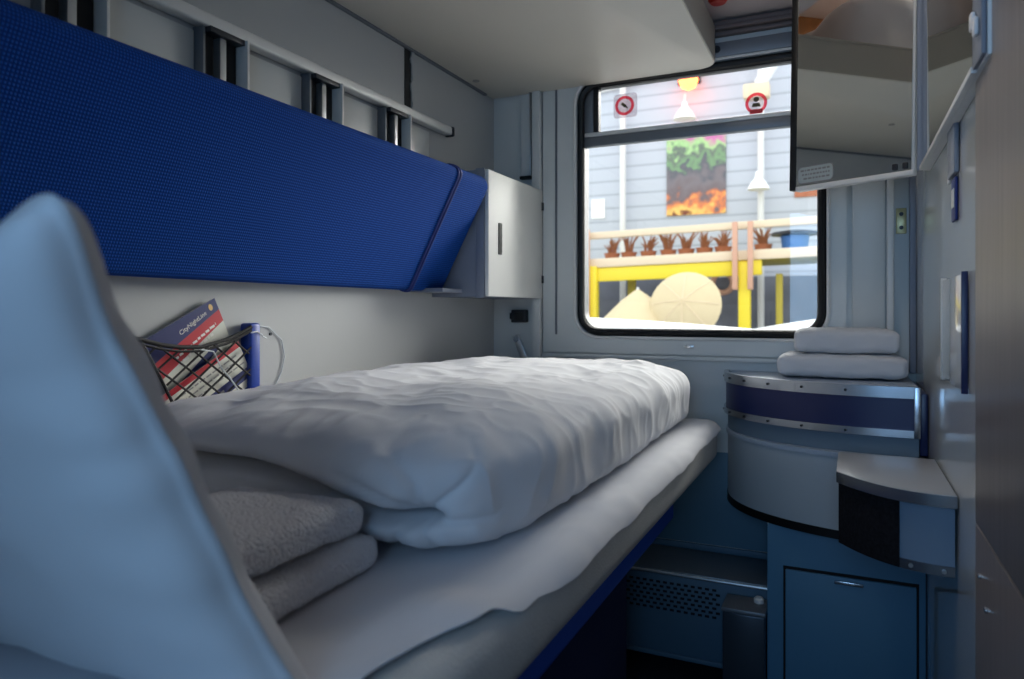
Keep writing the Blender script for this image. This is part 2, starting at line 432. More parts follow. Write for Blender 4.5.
# stickers on the upper pane: red prohibition rings (bottle, leaning out)
def prohibition(x, z, label, kind):
    t = thing('warning_sticker', label, 'sticker', (x, YF + .0155, z))
    def pl(name, poly, m, y): return link(name, prism(B(), poly, y, y + .0006, axis='Y'), m, t, smooth=False)
    if kind == 0: pl('sticker_border', rrect(-.04, .045, -.042, .042, .012), M['sticker'], .0012)
    b = B()
    ring_plate(b, [(.034 * math.cos(a * PI / 16), .034 * math.sin(a * PI / 16)) for a in range(32)], [(.024 * math.cos(a * PI / 16), .024 * math.sin(a * PI / 16)) for a in range(32)], 0, .0006)
    link('ring', b, M['sticker_red'], t, smooth=False)
    pl('backing', [(.0235 * math.cos(a * PI / 16), .0235 * math.sin(a * PI / 16)) for a in range(32)], M['sticker'], .0003)
    if kind == 0:
        q = Matrix.Rotation(R(40), 4, 'Y')
        b = B(); box(b, -.013, .006, -.0006, .0001, -.005, .005, 0, mtx=q); box(b, .006, .015, -.0006, .0001, -.002, .002, 0, mtx=q)
        link('pictogram', b, M['sticker_ink'], t, smooth=False)
    else:
        b = B(); prism(b, [(.009 * math.cos(a * PI / 8), .012 + .008 * math.sin(a * PI / 8)) for a in range(16)], -.0006, .0001, axis='Y')
        prism(b, [(-.014, -.012), (.014, -.012), (.01, .0), (-.01, .0)], -.0006, .0001, axis='Y')
        link('pictogram', b, M['sticker_ink'], t, smooth=False)
        b = B(); box(b, -.02, .02, -.0008, -.0001, -.034, -.02); link('pictogram_sill', b, M['red_print'], t, smooth=False)
prohibition(-0.697, 1.822, 'red ring sticker with a bottle pictogram at left of upper pane', 0)
prohibition(-0.259, 1.776, 'red ring sticker with leaning figure at right of upper pane', 1)

# small latch under the window
t = thing('sill_latch', 'small metal catch below the middle of the window', 'latch', (-0.468, YF - .0145, 0.985))
link('latch_plate', box(B(), -.016, .016, -.004, 0, -.006, .006, .0015), M['alu'], t)
link('latch_pin', tube(B(), [(0, -.004, 0), (0, -.012, 0)], .004, 10), M['steel'], t)
t = thing('head_screw', 'dark screw head on the aluminium rail above the window', 'screw', (-0.375, YF - .0305, 1.952))
link('screw_head', tube(B(), [(0, 0, 0), (0, -.006, 0)], .011, 14), M['dark_metal'], t)
link('screw_slot', box(B(), -.007, .007, -.0072, -.0062, -.0012, .0012), M['black'], t)
# ceiling red item, corner of the ceiling
t = thing('ceiling_alarm', 'red item on the ceiling just above the upper berth corner', 'alarm', (-0.345, 2.2, 2.05))
link('alarm_body', lathe(B(), [(.004, -.022), (.022, -.02), (.03, -.010), (.03, .0)], 0, 0, 20), M['red'], t)
link('alarm_base', lathe(B(), [(.036, .0), (.036, .002), (.02, .003)], 0, 0, 20), M['satin'], t)

# lock plate on the right strip
t = thing('lock_plate', 'small yellowish plate with two screws on wall under mirror', 'plate', (0.152, YF - .001, 1.37))
link('plate', box(B(), -.014, .014, -.006, 0, -.038, .038, .002), M['yellow_met'], t)
for z in (-.02, .02): link('screw', tube(B(), [(0, -.006, z), (0, -.009, z)], .006, 10), M['dark_metal'], t)

# hanging strap bracket in the left corner above the cabinet
t = thing('blind_guide', 'narrow grey guide bar with black foot in corner above white cabinet', 'bracket', (-1.06, YF - .001, 1.6))
link('guide_bar', box(B(), -.022, .018, -.014, 0, 0.0, .32, .003), M['far_wall'], t)
link('guide_foot', box(B(), -.024, .02, -.022, 0, -.012, 0.0, .003), M['black'], t)
link('guide_lip', box(B(), .018, .024, -.03, 0, 0.0, .32, .002), M['alu'], t)

# fixtures under the white cabinet
t = thing('push_latch', 'black push latch on wall panel beneath the white cabinet', 'latch', (-1.085, YF - .001, 1.085))
link('latch_body', box(B(), -.03, .03, -.03, 0, -.024, .024, .005), M['dark_metal'], t)
link('latch_key', box(B(), -.012, .022, -.037, -.03, -.014, .014, .002), M['black'], t)
link('latch_tab', box(B(), -.04, -.03, -.02, 0, -.012, .012, .002), M['black'], t)
t = thing('swing_lever', 'grey metal lever under the black latch beside the bed', 'lever', (-1.098, YF - .001, 1.0))
mt = Matrix.Translation((0, 0, 0)) @ Matrix.Rotation(R(25), 4, 'Y')
link('lever_arm', box(B(), -.014, .014, -.016, -.004, -.1, .016, .005, mtx=Matrix.Rotation(R(-22), 4, 'Y')), M['alu'], t)
link('lever_pivot', tube(B(), [(0, 0, 0), (0, -.022, 0)], .011, 14), M['steel'], t)

# ------------------------------------------------------------------ UPPER BERTH
ub = thing('upper_berth', 'cream plastic upper berth above the bed and window', 'bunk', (XL, 1.0, 1.9))
x1 = 0.822; ye = YF - 1.012; yb = YN - .94; rc = .06
plan = [(.002, yb), (x1, yb)] + [(x1 - rc + rc * math.cos(R(90 * i / 8)), ye - rc + rc * math.sin(R(90 * i / 8))) for i in range(9)] + [(.002, ye)]
link('berth_shell', prism(B(), plan, 0, .05, bev=.004), M['berth'], ub)
edge = plan[1:-1] + [(.002, ye)]
def inset(d): return [(x1 - d, yb)] + [(x1 - rc + (rc - d) * math.cos(R(90 * i / 8)), ye - rc + (rc - d) * math.sin(R(90 * i / 8))) for i in range(9)] + [(.002, ye - d)]
link('berth_fascia', prism(B(), edge + inset(.02)[::-1], .0505, .108, bev=.003), M['berth_face'], ub)
link('berth_rim', prism(B(), inset(-.002) + inset(.022)[::-1], .1085, .118, bev=.002), M['berth_face'], ub)
link('edge_band', prism(B(), inset(-.0025) + inset(-.0002)[::-1], .004, .1075), M['berth_face'], ub)
link('wall_bead', box(B(), 0.001, .012, YN - .94, YF - 1.08, -.006, .0, 0), M['grey_metal'], ub)
for x, y in ((.42, .35), (.046, 1.17)): link('screw_cover', lathe(B(), [(.012, -.0005), (.012, -.003), (.004, -.004)], x, y, 12), M['berth_face'], ub)
# bedding on it (seen in the mirrors)
def dis(p, n): return p + n * (fbm(p, 6) * .018)
o = link('upper_duvet', soft_block(24, 50, 16, .375, .97, .155, 10, 7, dis), M['white_cloth']); o.location = (-0.81, 0.78, 2.112)
tag(o, 'white duvet on the upper berth, seen in the mirrors', 'duvet')
t = thing('safety_strap', 'black safety strap on upper berth edge, seen in mirror', 'strap', (-0.39, 1.44, 2.05))
link('strap_web', box(B(), -.004, .004, -.03, .03, 0.01, .45, .001), M['black'], t)
link('strap_clip', box(B(), -.008, .006, -.035, .035, 0, .03, .003), M['dark_metal'], t)

# ------------------------------------------------------------------ BERTH RAIL on the left wall with bracket posts
rl = thing('berth_rail', 'silver rail along left wall above the blue backrest', 'rail', (XL, 0, 1.68))
link('rail_bar', box(B(), .004, .034, YN + .02, 2.03, 0, .028, .006, 3), M['satin'], rl)
link('end_cap', box(B(), .002, .036, 2.03, 2.043, -.002, .03, .005), M['dark_metal'], rl)
def post(y):
    p = link('bracket_post', box(B(), .0005, .010, y - .052, y + .052, -.32, -.0005, .001), M['grey_metal'], rl)
    link('flange', box(B(), .010, .05, y + .046, y + .052, -.32, -.0015, .001), M['satin'], p)
    link('flange', box(B(), .010, .03, y - .052, y - .046, -.32, -.0015, .001), M['grey_metal'], p)
    b = B(); box(b, .0105, .02, y - .045, y - .018, -.32, -.014); box(b, .0105, .02, y + .012, y + .042, -.32, -.014)
    link('groove', b, M['groove'], p)
    link('rib', box(B(), .0105, .034, y - .012, y + .004, -.32, -.014, .001), M['alu'], p)
    link('post_cap', box(B(), .010, .044, y - .045, y + .045, -.0135, -.002, .001), M['dark_metal'], p)
for y in (0.42, 0.765, 1.083, 1.398, 1.71): post(y)
# panels between posts (recessed pale boards)
for i, (a, c) in enumerate(((0.82, 1.03), (1.137, 1.345), (1.452, 1.655), (1.764, 1.93))):
    o = struct('trim_%d' % (12 + i), box(B(), XL + .0006, XL + .006, a, c, 1.36, 1.672, .002), M['wall_panel'])
# peeling wall slot
t = thing('wall_slot', 'dark vertical slot with wavy peeling edge in upper left wall', 'slot', (XL, 1.815, 1.72))
link('slot_gap', box(B(), .0006, .0016, -.018, .016, .0, .176), M['groove'], t, smooth=False)
pts = [(.016 + .004 * math.sin(i * 1.1) + .003 * math.sin(i * 2.3), .0 + .178 * i / 12) for i in range(13)]
b = prism(B(), [(a, z) for a, z in pts] + [(.03, .178), (.026, -.01)], .001, .006, axis='X'); link('slot_flap', b, M['wall'], t)

# ------------------------------------------------------------------ BLUE BACKREST
ang = R(27.6)
bk = thing('folding_backrest', 'long blue upholstered backrest folded against left wall', 'backrest', (-1.148, 0, 1.155))
L0, L1 = YN + .04, 1.950
rotm = Matrix.Rotation(ang, 4, 'Y')
b = box(B(), -.056, 0, L0, L1, 0.0, .385, .024, 5, mtx=None)
# soften far corners
for v in b.verts:
    d = L1 - v.co.y
    if d < .05:
        if v.co.z > .30: v.co.y -= .022 * sm(.335, .385, v.co.z)
        if v.co.z < .05: v.co.y -= .03 * sm(.05, 0, v.co.z)
b2 = B(); merge(b2, b, rotm)
link('cushion', b2, M['blue'], bk)
ys = L1 - .205
loop = rrect(-.057, .0015, -.0015, .3865, .024, 5)
b = B(); tube(b, [(x, ys, z) for x, z in loop], .0045, 6, closed=True)
b2 = B(); merge(b2, b, rotm); link('piping', b2, M['blue_trim'], bk)
b = B(); tube(b, [(x, ys - .012, z) for x, z in loop], .003, 6, closed=True)
b2 = B(); merge(b2, b, rotm); link('piping', b2, M['blue_trim'], bk)

# ------------------------------------------------------------------ WHITE WALL CABINET
cb = thing('wall_cabinet', 'white wall cabinet with slot handle beside the window', 'cabinet', (XL, 1.955, 1.148))
H_ = .395
b = B(); box(b, .001, .19, .0, .012, 0, H_, .001); box(b, .001, .19, .425, .437, 0, H_, .001); box(b, .001, .19, .012, .425, 0, .012); box(b, .001, .19, .012, .425, H_ - .012, H_); box(b, .001, .01, .012, .425, .012, H_ - .012)
link('cabinet_body', b, M['cab_side'], cb)
d = link('cabinet_door', box(B(), .1905, .204, .001, .436, .001, H_ - .001, .003), M['cab_white'], cb)
link('handle_slot', box(B(), .2042, .2062, .068, .092, .135, .235, .002), M['groove'], d)
for z in (.07, .335): link('hinge', box(B(), .2, .21, .424, .44, z - .014, z + .014, .002), M['dark_metal'], d)
link('cabinet_frame', box(B(), .16, .1903, -.003, -.0005, -.004, H_ + .004, .002), M['cab_side'], cb)
# mechanism between backrest and cabinet
t = thing('backrest_bracket', 'grey pivot bracket behind blue backrest end', 'bracket', (XL, 1.8, 1.16))
link('bracket_plate', box(B(), .001, .012, .0, .14, .0, .2, .002), M['grey_metal'], t)
link('bracket_shelf', box(B(), .012, .12, .02, .14, .0, .012, .002), M['cab_side'], t)
link('bracket_knuckle', tube(B(), [(.012, .11, .12), (.06, .11, .12)], .016, 12), M['dark_metal'], t)
link('bracket_bolt', tube(B(), [(.012, .11, .07), (.02, .11, .07)], .007, 10), M['black'], t)

# ------------------------------------------------------------------ NET POCKET
npk = thing('net_pocket', 'black net pocket with blue side bars on left wall', 'net pocket', (XL, 1.167, 0.9))
link('side_bar', box(B(), .004, .035, -.016, .016, .0, .176, .006, 3), M['blue_plastic'], npk)
o = link('side_bar', box(B(), .004, .035, -.35, -.32, .02, .18, .006, 3), M['blue_plastic'], npk)
XN = .037
def np_(y, z): return (XN, y - 1.167, z - 0.9)
rim = [(.86, 1.056), (.886, 1.049), (.93, 1.038), (.97, 1.032), (1.019, 1.030), (1.082, 1.042), (1.12, 1.054), (1.152, 1.068)]
b = B(); tube(b, [np_(*p) for p in rim], .0042, 8); tube(b, [(XN, y - 1.167, z - .9 - .008) for y, z in rim], .003, 6)
link('rim_cord', b, M['cord'], npk)
def rimz(y):
    for (a, za), (c, zc) in zip(rim, rim[1:]):
        if a <= y <= c: return za + (zc - za) * (y - a) / (c - a)
    return 1.03
b = B()
P = .062
def seg(y0, z0, y1, z1):
    pts = []
    for i in range(25):
        t_ = i / 24; y = y0 + (y1 - y0) * t_; z = z0 + (z1 - z0) * t_
        if .886 + max(0, (1.049 - z)) * .55 <= y <= 1.152 and .885 <= z <= rimz(y): pts.append((y, z))
    if len(pts) > 1: tube(b, [(XN + .001 * random.random(), p[0] - 1.167, p[1] - .9) for p in (pts[0], pts[len(pts) // 2], pts[-1])], .0021, 6)
for i in range(-4, 9):
    y = .80 + i * P
    seg(y, .86, y + .26, .86 + .26 * .72); seg(y, 1.08, y + .26, 1.08 - .26 * .72)
tube(b, [np_(.886, 1.049), np_(.925, .98), np_(.965, .905)], .003, 6)
link('net', b, M['cord'], npk)
b = B(); tube(b, [(.036, -.016, .155), (.0375, .0, .157), (.036, .018, .15), (.02, .035, .146), (.008, .06, .14)], .0016, 6); tube(b, [(.03, -.02, .01), (.0375, 0, .012), (.03, .02, .008)], .0016, 6)
tube(b, [(.04, -.15, .125), (.041, -.12, .12), (.041, -.1, .085), (.041, -.075, .06), (.041, -.05, .03)], .0016, 6)
link('cable_tie', b, M['tie'], npk)
t = link('loose_wire', tube(B(), [(.003, .0, .14), (.003, .05, .135), (.003, .09, .105), (.003, .1, .065), (.003, .09, .03), (.003, .07, .0)], .0014, 6), M['tie'])
t.location = (XL, 1.19, .93); tag(t, 'thin pale wire loop on wall right of net pocket', 'wire')
t = link('wall_screw', tube(B(), [(0, 0, 0), (.003, 0, 0)], .0035, 10), M['dark_metal']); t.location = (XL, 1.246, 1.049); tag(t, 'tiny dark screw in wall right of blue bar', 'screw')

# leaflets: local u along the top edge, v down the page
def leaflet(label, y0, z0, ydir, zdir, w_, h_, x, lay):
    t = thing('leaflet', label, 'leaflet', (x, y0, z0))
    u = Vector((0, ydir, zdir)).normalized(); v = Vector((0, zdir, -ydir)).normalized() if ydir > 0 else None
    nrm = Vector((1, 0, 0))
    mtx = Matrix(((nrm.x, u.x, v.x, 0), (nrm.y, u.y, v.y, 0), (nrm.z, u.z, v.z, 0), (0, 0, 0, 1)))
    def quad(name, pts, m, d): return link(name, prism(B(), pts, d, d + .0004, axis='X'), m, t, smooth=False)
    o = []
    def q(name, pts, m, d):
        bb = prism(B(), pts, d, d + .0004, axis='X'); b3 = B(); merge(b3, bb, mtx)
        o.append(link(name, b3, m, t, smooth=False)); return o[-1]
    bb = box(B(), -.002, 0, 0, w_, 0, h_); b3 = B(); merge(b3, bb, mtx); link('page', b3, M['paper'], t, smooth=False)
    lay(q, mtx, t, w_, h_)
    return t
def lay1(q, mtx, t, w_, h_):
    q('header', [(0, 0), (w_, 0), (w_, .026), (.0, .052)], M['navy_print'], .0002)
    q('red_band', [(w_, .026), (w_, .052), (.0, .088), (0, .052)], M['red_print'], .0002)
    # emblem and word mark
    q('emblem', [(w_ - .018 + .005 * math.cos(a * PI / 8), .013 + .007 * math.sin(a * PI / 8)) for a in range(16)], M['gold'], .0008)
    tm = mtx @ Matrix.Translation((.001, w_ * .62, .022)) @ Matrix(((0, 0, 1, 0), (1, 0, 0, 0), (0, -1, 0, 0), (0, 0, 0, 1))) @ Matrix.Rotation(R(7), 4, 'Z')
    text_mesh('word_mark', 'CityNightLine', .0135, M['print_white'], t, tm)
    b = B()                                                # two illegible white lines of small print in the red band
    for r_, (a, c) in enumerate(((.045, .165), (.05, .15))):
        y = a
        while y < c:
            d = random.uniform(.007, .018); zz = .047 + .014 * r_ + .03 * (1 - y / w_) * .9 - .004
            box(b, .0008, .0011, y, min(c, y + d - .003), zz, zz + .005)
            y += d
    b3 = B(); merge(b3, b, mtx); link('small_print', b3, M['print_white'], t, smooth=False)
    q('tag', [(.04, .112), (.15, .086), (.15, .100), (.04, .128)], M['navy_print'], .0003)
def lay2(q, mtx, t, w_, h_):
    q('red_line', [(0, .0), (w_, .0), (w_, .012), (0, .012)], M['red_print'], .0002)
    q('blue_band', [(.05, .062), (w_, .062), (w_, .084), (.05, .084)], M['navy_print'], .0002)
    b = B()
    for r_ in range(3):
        y = .02
        while y < w_ - .02:
            d = random.uniform(.01, .022); box(b, .0008, .0011, y, y + d - .004, .022 + r_ * .012, .025 + r_ * .012); y += d
    for y in (.06, .08, .1, .12): box(b, .0008, .0011, y, y + .014, .07, .076)
    b3 = B(); merge(b3, b, mtx); link('small_print', b3, M['print_grey'], t, smooth=False)
leaflet('leaflet with navy header and red band standing in net pocket', .907, 1.046, 1.0, .50, .186, .21, XL + .014, lay1)
leaflet('white leaflet with red top line lower in net pocket', .935, .938, 1.0, .52, .215, .10, XL + .026, lay2)

# ------------------------------------------------------------------ LOWER BED
seat = thing('bench_seat', 'dark blue bench seat beneath the lower bed mattress', 'seat', (XL, 0, 0))
link('seat_cushion', box(B(), .002, .812, YN + .01, 1.80, .572, .659, .020, 4), M['blue_seat'], seat)
link('seat_base', box(B(), .002, .70, YN + .01, 1.77, 0.0, .571, .02, 3), M['blue_dark'], seat)
MX0, MX1, MY0, MY1, MZ0, MZ1 = -1.195, -.338, YN + .02, 2.17, .660, .768
mtr = link('mattress', box(B(), MX0, MX1, MY0, MY1, MZ0, MZ1, .034, 5), M['mattress'])
tag(mtr, 'pale grey mattress of the lower bed under the white sheet', 'mattress')
# sheet: follows the mattress top and hangs over its right edge by a wavering amount
def edge_drop(y):                                       # arc length past the shoulder where the sheet ends
    pts = [(-.3, -.05), (.3, -.05), (.5, -.046), (.60, -.034), (.68, -.016), (.76, .006), (.9, .012), (1.1, .014), (1.38, .016), (1.7, .012), (2.0, .008), (2.3, .006)]
    for (a, va), (c, vc) in zip(pts, pts[1:]):
        if a <= y <= c:
            return va + (vc - va) * sm(a, c, y)
    return .05
def sheet_prof(s):                                      # s measured along the profile from the wall; flat top, quarter round, then down
    flat = (MX1 - .034) - (MX0 + .01); r = .034; q = r * PI / 2
    if s < flat: return (MX0 + .01 + s, MZ1, 0, 1)
    if s < flat + q:
        a = (s - flat) / r; return (MX1 - r + r * math.sin(a), MZ1 - r + r * math.cos(a), math.sin(a), math.cos(a))
    return (MX1, MZ1 - r - (s - flat - q), 1, 0)
bm = B(); flat = (MX1 - .034) - (MX0 + .01)
ny, ns = 150, 70; grid = []
for j in range(ny + 1):
    y = MY0 + .01 + (MY1 + .004 - MY0 - .01) * j / ny
    send = flat + .034 + edge_drop(y) + .006 * fbm((0, y, 3.1), 7)
    row = []
    for i in range(ns + 1):
        s = send * (1 - (1 - i / ns) ** 1.6)
        x, z, nx_, nz_ = sheet_prof(s)
        e = sm(flat - .16, send, s)
        up = .003 + e * (.002 + .008 * max(0, fbm((x * 3, y * 1.0, .5), 5)) + .002 * math.sin(y * 11 + x * 9)) + .0025 * abs(fbm((x, y * .6, 0), 14))
        up += .010 * e * math.exp(-((y - .68) / .05) ** 2)
        row.append(bm.verts.new((x + nx_ * up, y, z + nz_ * up)))
    grid.append(row)
for j in range(ny):
    for i in range(ns): bm.faces.new((grid[j][i], grid[j][i + 1], grid[j + 1][i + 1], grid[j + 1][i]))
sh = link('bed_sheet', bm, M['sheet'], angle=80)
so = sh.modifiers.new('thick', 'SOLIDIFY'); so.thickness = .0018; so.offset = 1
tag(sh, 'white sheet spread over the mattress, hanging over its right edge', 'sheet')

# duvet, folded in two: a fold along its right side, both layers showing at the near end
DX, DY, DZ = .388, .735, .094
CX, CY, CZ = -.790, 1.500, .771 + DZ
def duvet_disp(p, n):
    u, v, w_ = p.x / DX, p.y / DY, p.z / DZ
    q = p.copy()
    if w_ > 0: q.z *= 1 + .05 * (1 - u * u) + .03 * v
    q += n * (.010 * fbm((p.x * 1.3, p.y, p.z), 4.5))
    # near end: the top layer bulges forward over a deep crease, the lower layer sits behind it
    near = sm(-.80, -.97, v)
    zc = .22 - .50 * sm(-.2, .8, u) + .04 * math.sin(u * 7)            # crease height across the end
    if near > 0:
        d = w_ - zc
        g = math.exp(-(abs(d) / .085) ** 1.5)
        fade = 1 - sm(.70, .86, u)
        q.y += near * .095 * g * fade
        if d > 0: q.y -= near * .022 * fade * sm(.02, .3, d); q.z -= near * .010 * fade * math.exp(-(d / .2) ** 2)
        else:
            q.y += near * fade * (.002 + .010 * math.sin(u * 11 + w_ * 4) * sm(-.1, .6, u))
    # pinch at the right near corner with creases running out of it
    pp = Vector((.74 * DX, -DY * .97, -.22 * DZ)); rel = p - pp
    dist = Vector((rel.x, rel.y * .6, rel.z * 1.3)).length
    k = math.exp(-(dist / .085) ** 2)
    th = math.atan2(rel.z * 1.4, rel.x + rel.y * .8)
    cr = 1 - abs(math.sin(th * 3.5 + .6 + 1.6 * noise.noise(p * 11)))
    q -= n * (.016 * k * cr ** 2.5 * sm(.0, .03, dist))
    q.y += .030 * math.exp(-(dist / .020) ** 2)
    # soft folds running back from the pinch and down over the right side
    a_ = sm(.0, .6, u) * sm(-.9, -.1, w_)
    f1 = noise.noise(Vector((p.x * 2.0 + p.z * 2.0, p.y * 9.0 + p.x * 9.0, 1.3)))
    f2 = noise.noise(Vector((p.x * 5.0 + p.z * 4, p.y * 21.0 + p.x * 17.0, 5.3)))
    q += n * (a_ * (.0055 * f1 + .0013 * f2))
    # long shallow ridges and fine crumple over the whole cover
    rd = 1 - abs(noise.noise(Vector((p.x * 3.2 + p.y * 1.6, p.y * 4.6 - p.x * 3.0, p.z * 2)) * 1.8))
    q += n * (.0036 * rd ** 4 * sm(-.8, .2, w_))
    rd = 1 - abs(noise.noise(Vector((p.x * 5.2 - p.y * 3.0, p.y * 6 + p.x * 4.0, p.z * 4 + 4)) * 2.6))
    q += n * (.0026 * rd ** 5)
    if q.z < -DZ: q.z = -DZ
    return q
dv = link('duvet', soft_block(120, 210, 54, DX, DY, DZ, 8, 3.2, duvet_disp, cneg=6.5), M['white_cloth'], angle=180)
dv.location = (CX, CY, CZ)
tag(dv, 'thick white duvet folded double on the lower bed', 'duvet')

# two rolled towels in front of it
def terry(s):
    def f(p, n): return p + n * (.0035 * fbm(p, 16 + s) + .0016 * noise.noise(p * 160))
    return f
def fold_towel(name, sx, sy, sz, loc, rz, label, cat, group, m, tilt=0, s=0, a=12, c=4.2):
    o = link(name, soft_block(30, 50, 14, sx, sy, sz, a, c, terry(s)), M[m], angle=180)
    o.location = loc; o.rotation_euler = (tilt, 0, rz); tag(o, label, cat, group)
    return o
fold_towel('rolled_towel', .105, .145, .026, (-.632, .603, .7715 + .026), R(2), 'lower of two grey-white towels beside the duvet on the bed', 'towel', 'rolled towels on the bed', 'terry', s=0)
fold_towel('rolled_towel', .105, .14, .026, (-.642, .592, .7715 + .078), R(3), 'upper of two grey-white towels beside the duvet on the bed', 'towel', 'rolled towels on the bed', 'terry', s=3, tilt=R(-3))

# foreground pillow standing on the bed, leaning back
def pil(p, n):
    q = p.copy()
    k = max(abs(p.x) / .34, abs(p.y) / .205)
    q += n * (.010 * fbm(p, 5) * (1 - .4 * k))
    q += n * (.006 * noise.noise(Vector((p.x * 10 + p.y * 6, p.y * 3 - p.x * 2, p.z * 8))))
    cn = (sm(.6, 1.0, abs(p.x) / .335) * sm(.6, 1.0, abs(p.y) / .188)) ** 1.5
    q.x += .030 * cn * (1 if p.x > 0 else -1); q.y += .044 * cn * (1 if p.y > 0 else -1)
    if q.y < 0: q.y *= 1.17
    # stitched seam running round the rim
    sr = math.exp(-(p.z / .004) ** 2)
    q.x *= 1 + .018 * sr; q.y *= 1 + .022 * sr
    # soft puckers along the seam
    q += n * (  .0012 * math.sin(p.y * 90 + 3 * fbm(p, 6)) * sm(.7, .95, abs(p.x) / .345) * (1 - sr))
    return q
pw = link('pillow', soft_block(80, 64, 36, .335, .188, .070, 14, 2.8, pil, cneg=2.2), M['pillow'], angle=180)
pw.location = (-.752, .356, .972)
pw.rotation_euler = (R(90 + 28), 0, 0)
tag(pw, 'white pillow standing upright at the head of the bed', 'pillow')

# ------------------------------------------------------------------ WASHBASIN CORNER UNIT
wb = thing('washbasin_cabinet', 'quarter round washbasin unit with navy banded lid in right corner', 'washbasin', (0.19, YF, 0))
def quarter(ax, ay, xr, n=28, e=2.25):
    """outline from the far wall at the left round to the right end, local to the corner"""
    pts = []
    for i in range(n + 1):
        a = PI / 2 * i / n
        pts.append((xr - ax * abs(math.cos(a)) ** (2 / e), -ay * abs(math.sin(a)) ** (2 / e)))
    return pts
def qsolid(ax, ay, xr, z0, z1, bev=0):
    pts = quarter(ax, ay, xr) + [(xr, -.002)]
    pts[0] = (pts[0][0], -.002)
    return prism(B(), pts, z0, z1, bev)
def qstrip(ax, ay, xr, z0, z1, th):
    o_ = quarter(ax, ay, xr); i_ = quarter(ax - th, ay - th, xr)
    return prism(B(), o_ + i_[::-1], z0, z1)
XE = -.022
lid = link('lid', qsolid(.514, .378, XE, .786, .906), M['navy'], wb)
link('lid_top', qsolid(.500, .366, XE, .9062, .910), M['lid_top'], lid)
link('upper_trim', qstrip(.520, .384, XE, .884, .913, .014), M['steel'], lid)
link('lower_trim', qstrip(.520, .384, XE, .786, .805, .006), M['steel'], lid)
link('corner_trim', box(B(), XE - .012, XE + .002, -.388, -.378, .786, .913, .001), M['steel'], lid)
b = B()
for i in (3, 7, 11, 15, 19, 23):
    pts = quarter(.521, .385, XE)
    x, y = pts[i]; x2, y2 = pts[i + 1]; d = Vector((y2 - y, -(x2 - x), 0)).normalized()
    if d.y > 0: d = -d
    for z in (.899, .795): link('rivet', tube(B(), [(x, y, z), (x + d.x * .002, y + d.y * .002, z)], .0035, 8), M['dark_metal'], lid)
link('lid_hinge_board', box(B(), XE + .003, -.002, -.36, -.002, .74, .895, .002), M['navy'], wb)
link('lid_seat', qsolid(.508, .372, XE, .7375, .7855), M['bowl_recess'], wb)
bw = link('bowl', qsolid(.528, .400, -.002, .535, .724, 0), M['bowl'], wb)
link('bowl_rim', qstrip(.532, .404, -.002, .7242, .737, .03), M['lid_top'], bw)
link('bowl_foot', qsolid(.530, .402, -.002, .512, .5345), M['black'], bw)
cup = link('cupboard', box(B(), -.385, -.002, -.31, -.002, 0.0, .5115, .002), M['cupboard'], wb)
link('door_gap', box(B(), -.343, -.017, -.3115, -.3103, .02, .402), M['groove'], cup)
dr = link('cupboard_door', box(B(), -.337, -.023, -.321, -.3117, .026, .395, .003), M['cupboard'], cup)
link('door_pull', box(B(), -.215, -.145, -.328, -.3212, .377, .386, .002), M['steel'], dr)

# folded towels on the lid
fold_towel('folded_towel', .168, .105, .034, (-.010, 2.275, .9135 + .034), R(0), 'lower white towel of folded pair on washbasin lid', 'towel', 'folded towels on the washbasin', 'white_cloth', s=5, a=12, c=4.5)
fold_towel('folded_towel', .135, .095, .036, (.000, 2.285, .9135 + .104), R(3), 'upper white towel of folded pair on washbasin lid', 'towel', 'folded towels on the washbasin', 'white_cloth', s=8, a=12, c=4.5)

# ------------------------------------------------------------------ SMALL CORNER SHELF
cs = thing('corner_shelf', 'small grey shelf with rounded front and black speckled panel on right wall', 'shelf', (0.19, 1.9, 0))
# outline local: x from wall, y from back
out = [(-.204, -.01), (-.206, -.235)]
for i in range(1, 12):
    t_ = i / 11
    x = -.206 + .204 * t_; y = -.235 - .135 * (1 - (1 - t_) ** 2.4)
    out.append((x, y))
out.append((-.002, -.01))
link('shelf_top', prism(B(), out, .742, .762, .003), M['shelf_top'], cs)
tri = [(x, y - .004) for x, y in out[1:-1]] 
link('edge_trim', prism(B(), [(x, y - .0035) for x, y in out[1:-1]] + [(x, y - .0005) for x, y in out[1:-1]][::-1], .738, .760), M['steel'], cs)
def fr(i): return (out[i][0] * .965 - .002, out[i][1] + .016)
ins = [fr(i) for i in range(1, 13)]
bodyo = [(-.190, -.02)] + ins + [(-.004, -.02)]
link('shelf_body', prism(B(), bodyo, .625, .7415), M['shelf_body'], cs)
k = 6
pan = ins[:k + 1]
link('speckled_panel', prism(B(), [(x - .001, y - .004) for x, y in pan] + [(x, y - .0005) for x, y in pan][::-1], .606, .740), M['granite'], cs)
strip = ins[k:]
st = link('foot_strip', prism(B(), [(x, y - .004) for x, y in strip] + [(x, y + .01) for x, y in strip][::-1], .606, .6245), M['steel'], cs)
for i in (7, 10): link('screw', tube(B(), [(ins[i][0], ins[i][1] - .003, .615), (ins[i][0], ins[i][1] - .007, .615)], .004, 8), M['alu'], st)

